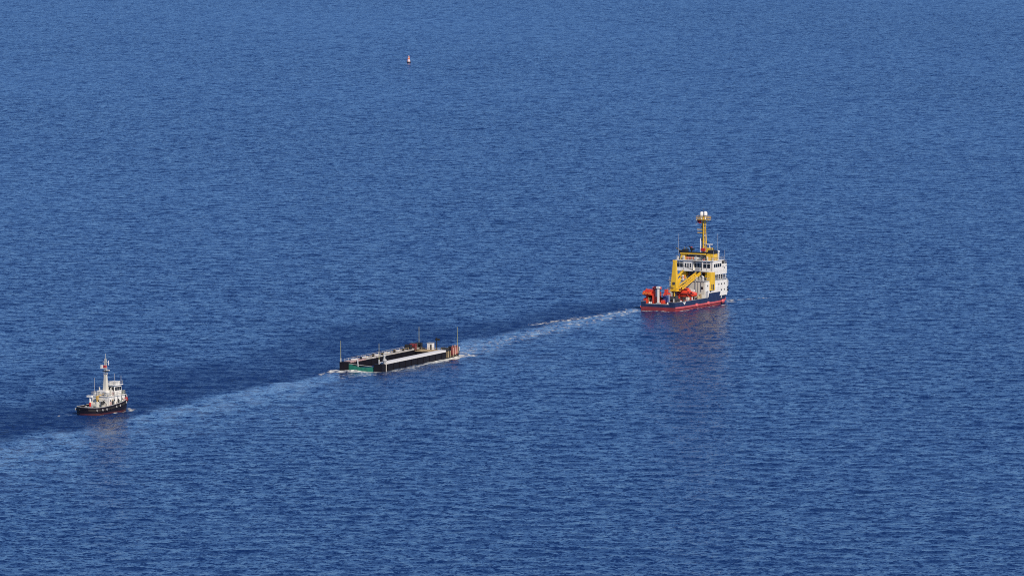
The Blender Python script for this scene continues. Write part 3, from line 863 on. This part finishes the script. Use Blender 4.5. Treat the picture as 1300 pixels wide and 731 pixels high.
    MB().box(-.7, -.4, -0.9, .9, 0, .35).box(.4, .7, -0.9, .9, 0, .35).build('skid', 'steel', bx)
    fl = thing('red_reel', 'small red hose reel beside the dark crane pedestal', 'reel', P(8.4, 1.3, 2.02), SHIP_A)
    MB().tube((0, -.7, 1.9), (0, .7, 1.9), 0.8, 16).build('drum', 'red', fl)
    MB().tube((0, -.8, 1.9), (0, -.7, 1.9), 1.15, 16).tube((0, .7, 1.9), (0, .8, 1.9), 1.15, 16).build('flange', 'orange', fl)
    MB().beam((0, -.9, 0), (0, -.9, 2), .25, .25).beam((0, .9, 0), (0, .9, 2), .25, .25).build('stand', 'steel', fl)
    return S


make_ship()


# ------------------------------------------------------------------ the towed barge
def make_barge():
    S = thing('towed_barge', 'long black open ended floating barge with white walkways under tow', 'barge', BARGE_P, BARGE_A)
    L, H = 51.0, 1.95
    for y0, y1, nm in ((-6.6, -4.3, 'starboard'), (4.3, 6.6, 'port')):
        MB().loft([[(0, y0, -1), (L, y0, -1), (L, y1, -1), (0, y1, -1)], [(0, y0, H), (L, y0, H), (L, y1, H), (0, y1, H)]]).build('side_pontoon', 'pontoon', S, 'black side pontoon', bevel=0.08)
    # ribs on the outer and inner sides
    for k in range(12):
        x = 3.0 + k * 4.0
        if x < 42:
            MB().box(x, x + 0.25, -6.72, -6.6, 0.0, 1.85).build('hull_rib', 'pontoon', S)
        MB().box(x, x + 0.25, 4.18, 4.3, 0.0, 1.85).build('hull_rib', 'pontoon', S)
    # forward cross pontoon and its deck
    MB().box(44.0, 50.9, -4.3, 4.3, -1, 1.55).build('cross_pontoon', 'pontoon', S)
    for k in range(9):
        MB().box(44.0 + k * 0.77, 44.7 + k * 0.77, -4.25, 4.25, 1.55, 1.66 + 0.02 * (k % 3)).build('deck_plank', 'tan', S)
    # starboard walkway: white raised coaming
    for k in range(8):
        a = 2.6 + k * 4.95
        MB().box(a, a + 4.9, -6.62, -4.5, H + 0.002, H + 0.52).build('walkway_section', 'walk', S, 'white walkway along the starboard pontoon')
    # port walkway sections, weathered, with handrails
    for k in range(13):
        a = 1.0 + k * 3.6
        if a > 45: break
        m = 'pinkw' if k < 3 else 'walk2'
        MB().box(a, a + (3.5 if k % 4 else 3.0), 4.3 + 0.1 * (k % 2), 6.4, H + 0.002, H + 0.28 + 0.1 * random.random()).build('walkway_panel', m, S)
        if k % 2 == 1 and k < 11:
            MB().box(a + 1.0, a + 2.6, 5.0, 6.1, H + 0.4, H + 0.75).build('hatch_cover', 'walk', S)
    MB().rail([(2, 6.5, H), (44, 6.5, H)], 1.0, 0.05, 2.8).build('walkway_rail', 'galv', S)
    MB().rail([(12, 4.35, H + .3), (40, 4.35, H + .3)], 0.7, 0.05, 2.8, 1).build('walkway_rail', 'tan', S)
    for k, x in enumerate((9, 17, 23, 31, 37, 40)):
        MB().box(x, x + 0.5, 4.45, 5.0, H + 0.3, H + 1.0 + 0.2 * (k % 2)).build('mooring_bitt', 'black', S)
    # corner blocks aft
    MB().box(-0.6, 1.0, 4.0, 6.7, -1, 2.35).build('corner_block', 'pontoon', S)
    MB().box(-0.6, 1.2, -6.7, -4.1, -1, 2.15).build('corner_block', 'pontoon', S)
    # green net hung across the open end
    n = 16
    rings = []
    for i in range(n + 1):
        y = 4.0 - 8.1 * i / n
        sag = 0.45 * math.sin(math.pi * i / n) + 0.06 * math.sin(i * 2.3)
        top = 1.85 - 0.6 * min(1, i / 7) - 0.3 * sag
        x = -0.25 - sag * 0.8
        rings.append([(x, y, -0.5), (x + 0.1, y, -0.5), (x + 0.25, y, top), (x + 0.15, y, top)])
    MB().loft(rings).build('green_net', 'net', S, 'green net across the open aft end', smooth=True)
    MB().tube((0.0, 4.0, 1.9), (0.0, -4.1, 1.3), 0.07).build('net_cable', 'galv', S)
    MB().tube((6.0, 4.2, 2.6), (-0.3, 1.0, 1.2), 0.14).build('net_spar', 'walk', S, 'white slanting spar above the net')
    # corner poles
    for x, y, h in ((-0.3, 6.45, 8.4), (0.3, -5.3, 8.0), (49.5, 5.5, 8.2), (50.6, -6.3, 8.5)):
        p = MB().tube((x, y, -0.5), (x, y, h), 0.11, 8, 0.06).build('corner_pole', 'pole', S, 'thin upright corner pole')
        MB().tube((x, y, 1.4), (x, y, 3.4), 0.2, 8).build('pole_sleeve', 'steel' if x > 10 else 'galv', p)
    # white vent with rope at the starboard aft corner
    v = MB().tube((1.9, -6.3, 1.9), (1.9, -6.3, 3.0), 0.4, 12).ball((1.9, -6.3, 3.05), 0.62, 1, 1, 0.8).build('vent_head', 'pale', S, smooth=True)
    MB().tube((1.9, -6.78, 2.7), (1.9, -6.78, 0.0), 0.13).build('hanging_rope', 'walk2', S)
    MB().tube((5.0, -4.7, 2.4), (5.0, -4.7, 4.0), 0.28).ball((5.0, -4.7, 4.1), 0.42).build('vent_head', 'pale', S, smooth=True)
    # forward starboard: timber fender posts and faded red fenders
    for k in range(7):
        MB().box(42.6 + k * 1.1, 42.85 + k * 1.1, -6.72, -6.6, 0.25, 2.15).build('fender_post', 'tan', S)
    MB().box(42.3, 50.8, -6.78, -6.58, 2.152, 2.32).build('fender_cap', 'black', S)
    for k in range(9):
        xk = 45.6 + k * 0.58 + 0.12 * math.sin(k * 1.7)
        MB().tube((xk, -6.92, 0.7 + 0.3 * (k % 2)), (xk + 0.1 * math.sin(k), -6.75, 3.2 + 0.4 * math.sin(k * 2.1)), 0.19, 8).build('fender_column', ('maroon', 'pink', 'pink2', 'maroon', 'pink2', 'pink', 'maroon', 'pink2', 'steel')[k], S, smooth=True)
    MB().box(44.7, 45.7, -5.9, -4.8, 1.94, 2.9).build('gear_locker', 'steel', S)
    MB().box(48.2, 50.6, -6.0, -4.5, 1.94, 3.0).build('gear_locker', 'black', S)
    MB().box(50.3, 50.8, -6.95, -6.65, 1.6, 2.7).build('draught_board', 'walk', S)
    # port forward: winches and dark gear
    for k, (x, y, m) in enumerate(((42.0, 5.4, 'black'), (44.5, 5.0, 'maroon'), (46.6, 5.6, 'steel'), (48.4, 5.0, 'black'))):
        w = MB().tube((x, y - .7, 3.1), (x, y + .7, 3.1), 0.6, 12).box(x - .6, x + .6, y - .9, y - .7, 1.94, 3.7).box(x - .6, x + .6, y + .7, y + .9, 1.94, 3.7)
        w.build('mooring_winch', m, S)
    MB().rail([(44.2, 4.2, 1.7), (44.2, -4.2, 1.7)], 1.0, 0.05, 2.0).build('deck_rail', 'tan', S)
    # small white hut forward
    h = MB().box(48.6, 50.2, 0.9, 2.5, 1.7, 3.6).build('hut', 'walk', S, 'small white hut on the forward deck', bevel=0.04)
    MB().box(48.5, 50.3, 0.8, 2.6, 3.6, 3.72).build('hut_roof', 'grey', h)
    MB().box(48.55, 48.62, 1.0, 1.45, 1.75, 3.2).build('hut_door', 'window', h)
    MB().tube((50.3, 0.2, 1.6), (50.3, 0.2, 5.2), 0.16).box(49.9, 50.7, -0.7, 0.5, 4.3, 4.9).build('lamp_frame', 'black', S)
    MB().box(49.2, 50.4, -3.0, -1.6, 1.7, 2.5).build('generator', 'steel', S)
    return S


make_barge()


# ------------------------------------------------------------------ the tug
def make_tug():
    S = thing('tugboat', 'small black hulled tug with white wheelhouse and stepped mast', 'tugboat', TUG_P, TUG_A)
    S.scale = (0.86, 0.97, 1.0)
    L, B = 21.5, 7.6

    def sheer(x):
        return 1.8 + 1.75 * max(0, (x - 4) / 17.5) ** 1.7

    def ol(z, B_=B, **k):
        return outline(L, B_, z, 0.25, stern=0.35, p=2.3, run=0.45, stern_len=0.13, **k)

    MB().loft([ol(-1.2, B * 0.8), ol(0.0, B * 0.97), ol(0.35, B * 0.98)]).build('lower_hull', 'tugboot', S, 'dark red lower hull', True)
    a = ol(0.35, B * 0.98)
    mid = [(x, y, 0.35 + (sheer(x) - 0.5 - 0.35) * 0.5) for x, y, z in ol(0.9)]
    top = [(x, y, sheer(x) - 0.5) for x, y, z in ol(1.5)]
    MB().loft([a, mid, top], cap0=False).build('hull_side', 'tughull', S, 'black hull side', True)
    MB().loft([[(x, y, z - 0.05) for x, y, z in top], [(x * 0.985 + 0.12, y * 0.95, z + 0.03) for x, y, z in top]]).build('deck', 'gdeck', S)
    for sg in (-1, 1):
        pts = [(x, y) for x, y, z in ol(1.6) if y * sg > 0]
        pts.sort()
        pts = [(pts[0][0], 0.0)] + [(x, y - sg * 0.06) for x, y in pts]
        wall_strip(MB(), pts, lambda x: sheer(x) - 0.52, lambda x: sheer(x) + 0.12, 0.14).build('bulwark', 'tughull', S)
        wall_strip(MB(), pts, lambda x: sheer(x) + 0.122, lambda x: sheer(x) + 0.20, 0.26).build('bulwark_cap', 'pale', S)
        pts2 = [(x, y + sg * 0.12) for x, y in pts[1:]]
        wall_strip(MB(), pts2, lambda x: sheer(x) - 0.75, lambda x: sheer(x) - 0.35, 0.34).build('rubber_fender', 'rubber', S)
        for x_ in (0.6, 3.2, 5.6, 8.0, 10.2, 12.4, 14.6, 16.6):
            p = min(pts2, key=lambda q: abs(q[0] - x_))
            MB().torus((p[0], p[1] + sg * 0.2, sheer(p[0]) - 0.55), (0.25, sg, 0), 0.22, 0.10).build('tyre_fender', 'pale' if x_ not in (8.0, 14.6) else 'rubber', S, smooth=True)
    # bow fender
    MB().ball((21.6, 0, 2.3), 0.75, 0.6, 1.2, 1.0).build('bow_fender', 'rubber', S, smooth=True)
    for x_, y_, z_, m in ((9.0, -2.85, 2.0, 'pinkw'), (12.2, -2.85, 1.9, 'walk2'), (13.0, -2.9, 2.3, 'steel'), (14.4, -2.85, 2.0, 'gdeck'), (16.0, -2.85, 2.4, 'pinkw'), (9.9, -2.9, 2.2, 'steel')):
        MB().box(x_, x_ + 0.5, y_ - 0.25, y_ + 0.1, z_ - 0.5, z_ + 0.9).build('side_locker', m, S)
    for x_ in (8.3, 11.0, 12.9, 14.9, 16.8):
        MB().tube((x_, -2.95, 1.6), (x_, -2.95, 5.4), 0.06, 6).build('awning_post', 'steel', S)
    MB().box(16.6, 18.2, -2.75, -2.0, 2.2, 3.5).build('foredeck_locker', 'red', S, 'red locker on the starboard foredeck')
    MB().tube((18.6, -0.8, 3.2), (18.6, 0.8, 3.2), 0.5, 12).box(18.1, 19.1, -1.1, -.8, 2.0, 3.7).box(18.1, 19.1, .8, 1.1, 2.0, 3.7).build('windlass', 'teal', S)
    # deckhouse
    dh = MB().box(8.0, 17.0, -2.75, 2.75, 1.2, 4.25).build('deckhouse', 'white', S, 'white deckhouse', bevel=0.08)
    MB().box(7.8, 17.2, -2.95, 2.95, 4.25, 4.4).build('boat_deck', 'white', S)
    for x_ in (9.4, 11.4, 13.4, 15.4):
        MB().tube((x_, -2.74, 3.2), (x_, -2.80, 3.2), 0.27, 12).build('porthole', 'window', dh)
    MB().box(7.94, 8.02, -1.9, -1.1, 1.35, 3.4).build('door', 'steel', dh)
    MB().box(7.94, 8.02, 0.2, 0.9, 2.4, 3.3).build('window', 'window', dh)
    MB().box(10.1, 10.8, -2.82, -2.74, 1.4, 3.5).build('door', 'tan', dh)
    # wheelhouse
    wh = MB().frustum((12.6, 16.4, -2.1, 2.1), 4.4, (12.7, 16.2, -2.0, 2.0), 6.9).build('wheelhouse', 'white', S, 'white wheelhouse with dark windows', bevel=0.08)
    MB().box(12.4, 16.7, -2.3, 2.3, 6.9, 7.1).build('wheelhouse_roof', 'white', S)
    for y_ in (-1.45, -0.5, 0.5, 1.45):
        MB().box(12.58, 12.66, y_ - 0.36, y_ + 0.36, 5.5, 6.5).build('window', 'window', wh)
    for x_ in (13.3, 14.4, 15.5):
        MB().box(x_ - 0.45, x_ + 0.45, -2.1, -2.02, 5.55, 6.5).build('window', 'window', wh)
    MB().box(13.4, 15.6, -1.9, 0.2, 7.1, 7.9).build('roof_locker', 'white', S)
    MB().rail([(12.6, 2.2, 7.1), (12.6, -2.2, 7.1), (16.5, -2.2, 7.1)], 0.9, 0.04, 1.2).build('roof_rail', 'galv', S)
    MB().rail([(8.0, 2.8, 4.4), (8.0, -2.8, 4.4), (17.0, -2.8, 4.4)], 0.95, 0.04, 1.2).build('boat_deck_rail', 'galv', S)
    MB().rail([(8.0, 2.8, 4.4), (17.0, 2.8, 4.4)], 0.95, 0.04, 1.2).build('boat_deck_rail', 'galv', S)
    ch = MB().box(8.9, 12.58, -1.5, 1.5, 4.4, 5.7).build('upper_cabin', 'white', S, 'white upper cabin abaft the wheelhouse', bevel=0.06)
    for y_ in (-0.8, 0.8):
        MB().box(8.85, 8.92, y_ - 0.35, y_ + 0.35, 4.8, 5.35).build('window', 'window', ch)
    # funnel casing carrying the mast
    fc = MB().frustum((10.3, 11.9, -0.62, 0.62), 4.4, (10.8, 11.5, -0.36, 0.36), 9.8).build('mast_casing', 'cream', S, 'pale tapered mast casing', bevel=0.06)
    MB().box(10.0, 12.1, -0.95, 0.95, 5.3, 5.55).build('casing_band', 'teal', fc)
    ms = MB()
    for dx, dy in ((-.34, -.34), (.34, -.34), (-.34, .34), (.34, .34)):
        ms.tube((11.15 + dx, dy, 9.8), (11.15 + dx * .4, dy * .4, 14.0), 0.10, 6)
    for k in range(5):
        z = 10.1 + k * 0.85
        q = 0.45 * (1 - 0.6 * k / 5)
        ms.beam((11.15 - q, -q, z), (11.15 + q, q, z + .5), 0.08, 0.08).beam((11.15 + q, -q, z), (11.15 - q, q, z + .5), 0.08, 0.08)
    ms.tube((11.15, 0, 13.8), (11.15, 0, 15.4), 0.07)
    mo = ms.build('mast', 'galv', S, 'stepped lattice mast')
    MB().box(10.7, 11.6, -0.2, 1.5, 11.4, 11.55).box(10.8, 11.5, 0.9, 1.5, 11.55, 12.3).build('mast_light', 'white', mo)
    MB().box(10.6, 11.7, -0.75, 0.75, 10.7, 10.85).build('mast_platform', 'black', mo)
    MB().box(10.8, 11.5, -0.3, 0.5, 11.6, 12.3).build('signal_lamp', 'red', mo)
    MB().beam((11.15, -1.1, 13.2), (11.15, 0.9, 13.2), 0.12, 0.12).tube((11.15, -1.0, 12.4), (11.15, -1.0, 13.6), 0.12).build('crosstree', 'white', mo)
    MB().box(11.0, 11.3, -1.3, 0.1, 10.9, 11.15).build('radar_scanner', 'white', mo)
    for x_, y_, h_ in ((9.0, 2.4, 4.6), (12.9, -1.9, 3.0), (16.2, -1.9, 2.2), (13.0, 1.8, 3.2)):
        z0 = 4.4 if x_ < 12 else 7.1
        MB().tube((x_, y_, z0), (x_, y_, z0 + h_), 0.05, 6).build('whip_antenna', 'galv', S)
    for sg in (-1, 1):
        MB().tube((11.0, sg * 1.9, 4.4), (10.8, sg * 1.9, 6.4), 0.24, 12, 0.2).build('exhaust_pipe', 'cream', S, smooth=True)
    for x_, y_, w, z0, z1, m in ((8.6, -1.8, .5, 4.4, 5.3, 'cream'), (9.3, 0.6, .5, 4.4, 5.3, 'cream'), (9.2, -0.8, .4, 4.4, 5.2, 'walk2'), (12.3, 1.5, .4, 4.4, 5.9, 'pinkw'), (12.35, -1.6, .35, 4.4, 5.2, 'pinkw'), (16.9, -2.2, .4, 4.4, 5.4, 'gdeck'), (17.6, -1.2, .5, 2.2, 4.3, 'gdeck'), (17.9, 1.2, .5, 2.2, 4.0, 'ochre'), (7.5, -2.2, .4, 1.3, 2.6, 'walk2'), (7.4, -1.2, .3, 1.3, 3.0, 'steel'), (6.4, -2.2, .4, 1.3, 2.2, 'cream'), (3.4, -2.3, .4, 1.3, 2.0, 'walk2')):
        MB().box(x_ - w, x_ + w, y_ - w * .7, y_ + w * .7, z0, z1).build('deck_locker', m, S)
    MB().box(12.54, 12.6, -1.2, 0.3, 4.5, 5.4).build('wheelhouse_panel', 'pinkw', wh)
    for y_ in (-0.6, 0.1):
        MB().tube((12.1, y_ - 1.5, 4.4), (12.1, y_ - 1.5, 7.0), 0.06, 6).build('ladder_rail', 'steel', S)
    # aft deck gear
    MB().tube((5.2, -0.9, 2.2), (5.2, 0.9, 2.2), 0.75, 14).box(4.5, 5.9, -1.2, -.9, 1.2, 3.1).box(4.5, 5.9, .9, 1.2, 1.2, 3.1).build('towing_winch', 'cream', S)
    MB().tube((4.4, 0.9, 1.2), (4.4, 0.9, 4.6), 0.24).box(4.0, 4.9, 0.2, 1.8, 4.3, 4.75).build('towing_post', 'white', S)
    MB().tube((4.4, 0.9, 1.25), (4.4, 0.9, 2.9), 0.3).build('post_collar', 'red', S)
    MB().tube((7.0, 0.2, 1.2), (7.0, 0.2, 3.4), 0.25).box(6.75, 7.3, -0.1, 0.45, 3.4, 4.5).build('deck_crane_column', 'ochre', S)
    MB().beam((7.0, 0.2, 4.4), (9.4, -1.0, 5.0), 0.18, 0.22).build('deck_crane_arm', 'ochre', S)
    MB().tube((2.4, -1.0, 1.2), (2.4, -1.0, 2.2), 0.2).tube((2.4, 1.0, 1.2), (2.4, 1.0, 2.2), 0.2).beam((2.4, -1.4, 1.9), (2.4, 1.4, 1.9), 0.2, 0.2).build('towing_bitt', 'pale', S)
    tb = MB()
    for k in range(9):
        x = 5.2; y = -2.6 + k * 0.65
        a0 = math.pi * k / 8; a1 = math.pi * (k + 1) / 8
        if k < 8:
            tb.tube((7.4, -3.0 * math.cos(a0), 1.8 + 1.9 * math.sin(a0)), (7.4, -3.0 * math.cos(a1), 1.8 + 1.9 * math.sin(a1)), 0.1, 6)
    tb.build('towing_bow', 'cream', S)
    for x_, y_ in ((8.8, -2.2), (9.6, 2.2)):
        MB().tube((x_ - .6, y_, 4.85), (x_ + .6, y_, 4.85), 0.34, 12).build('life_raft_canister', 'white', S)
    MB().torus((12.55, -1.0, 4.95), (1, 0, 0), 0.3, 0.09).build('lifebuoy', 'orange2', S, smooth=True)
    return S


make_tug()


# ------------------------------------------------------------------ navigation buoy
def make_buoy():
    S = thing('navigation_buoy', 'small red and white navigation buoy floating alone on the open sea', 'buoy', BUOY_P)
    MB().revolve([(0.2, -1.0), (1.15, -0.8), (1.3, -0.1), (1.3, 0.45), (1.0, 0.75)]).build('float', 'black', S, 'dark float', True)
    MB().revolve([(0.95, 0.75), (0.85, 1.2), (0.55, 2.6), (0.5, 3.6)]).build('tower', 'buoywhite', S, 'white tower', True)
    MB().revolve([(0.62, 2.2), (0.60, 2.7), (0.56, 2.9)]).build('red_band', 'orange2', S, smooth=True)
    MB().revolve([(0.7, 3.6), (0.7, 3.75)]).build('lamp_platform', 'orange2', S)
    MB().revolve([(0.22, 3.75), (0.25, 4.2), (0.08, 4.4)]).build('lantern', 'buoywhite', S, smooth=True)
    for k in range(4):
        a = math.pi / 4 + k * math.pi / 2
        MB().tube((1.05 * math.cos(a), 1.05 * math.sin(a), 0.7), (0.6 * math.cos(a), 0.6 * math.sin(a), 3.6), 0.07, 6).build('tower_strut', 'orange2', S)


make_buoy()
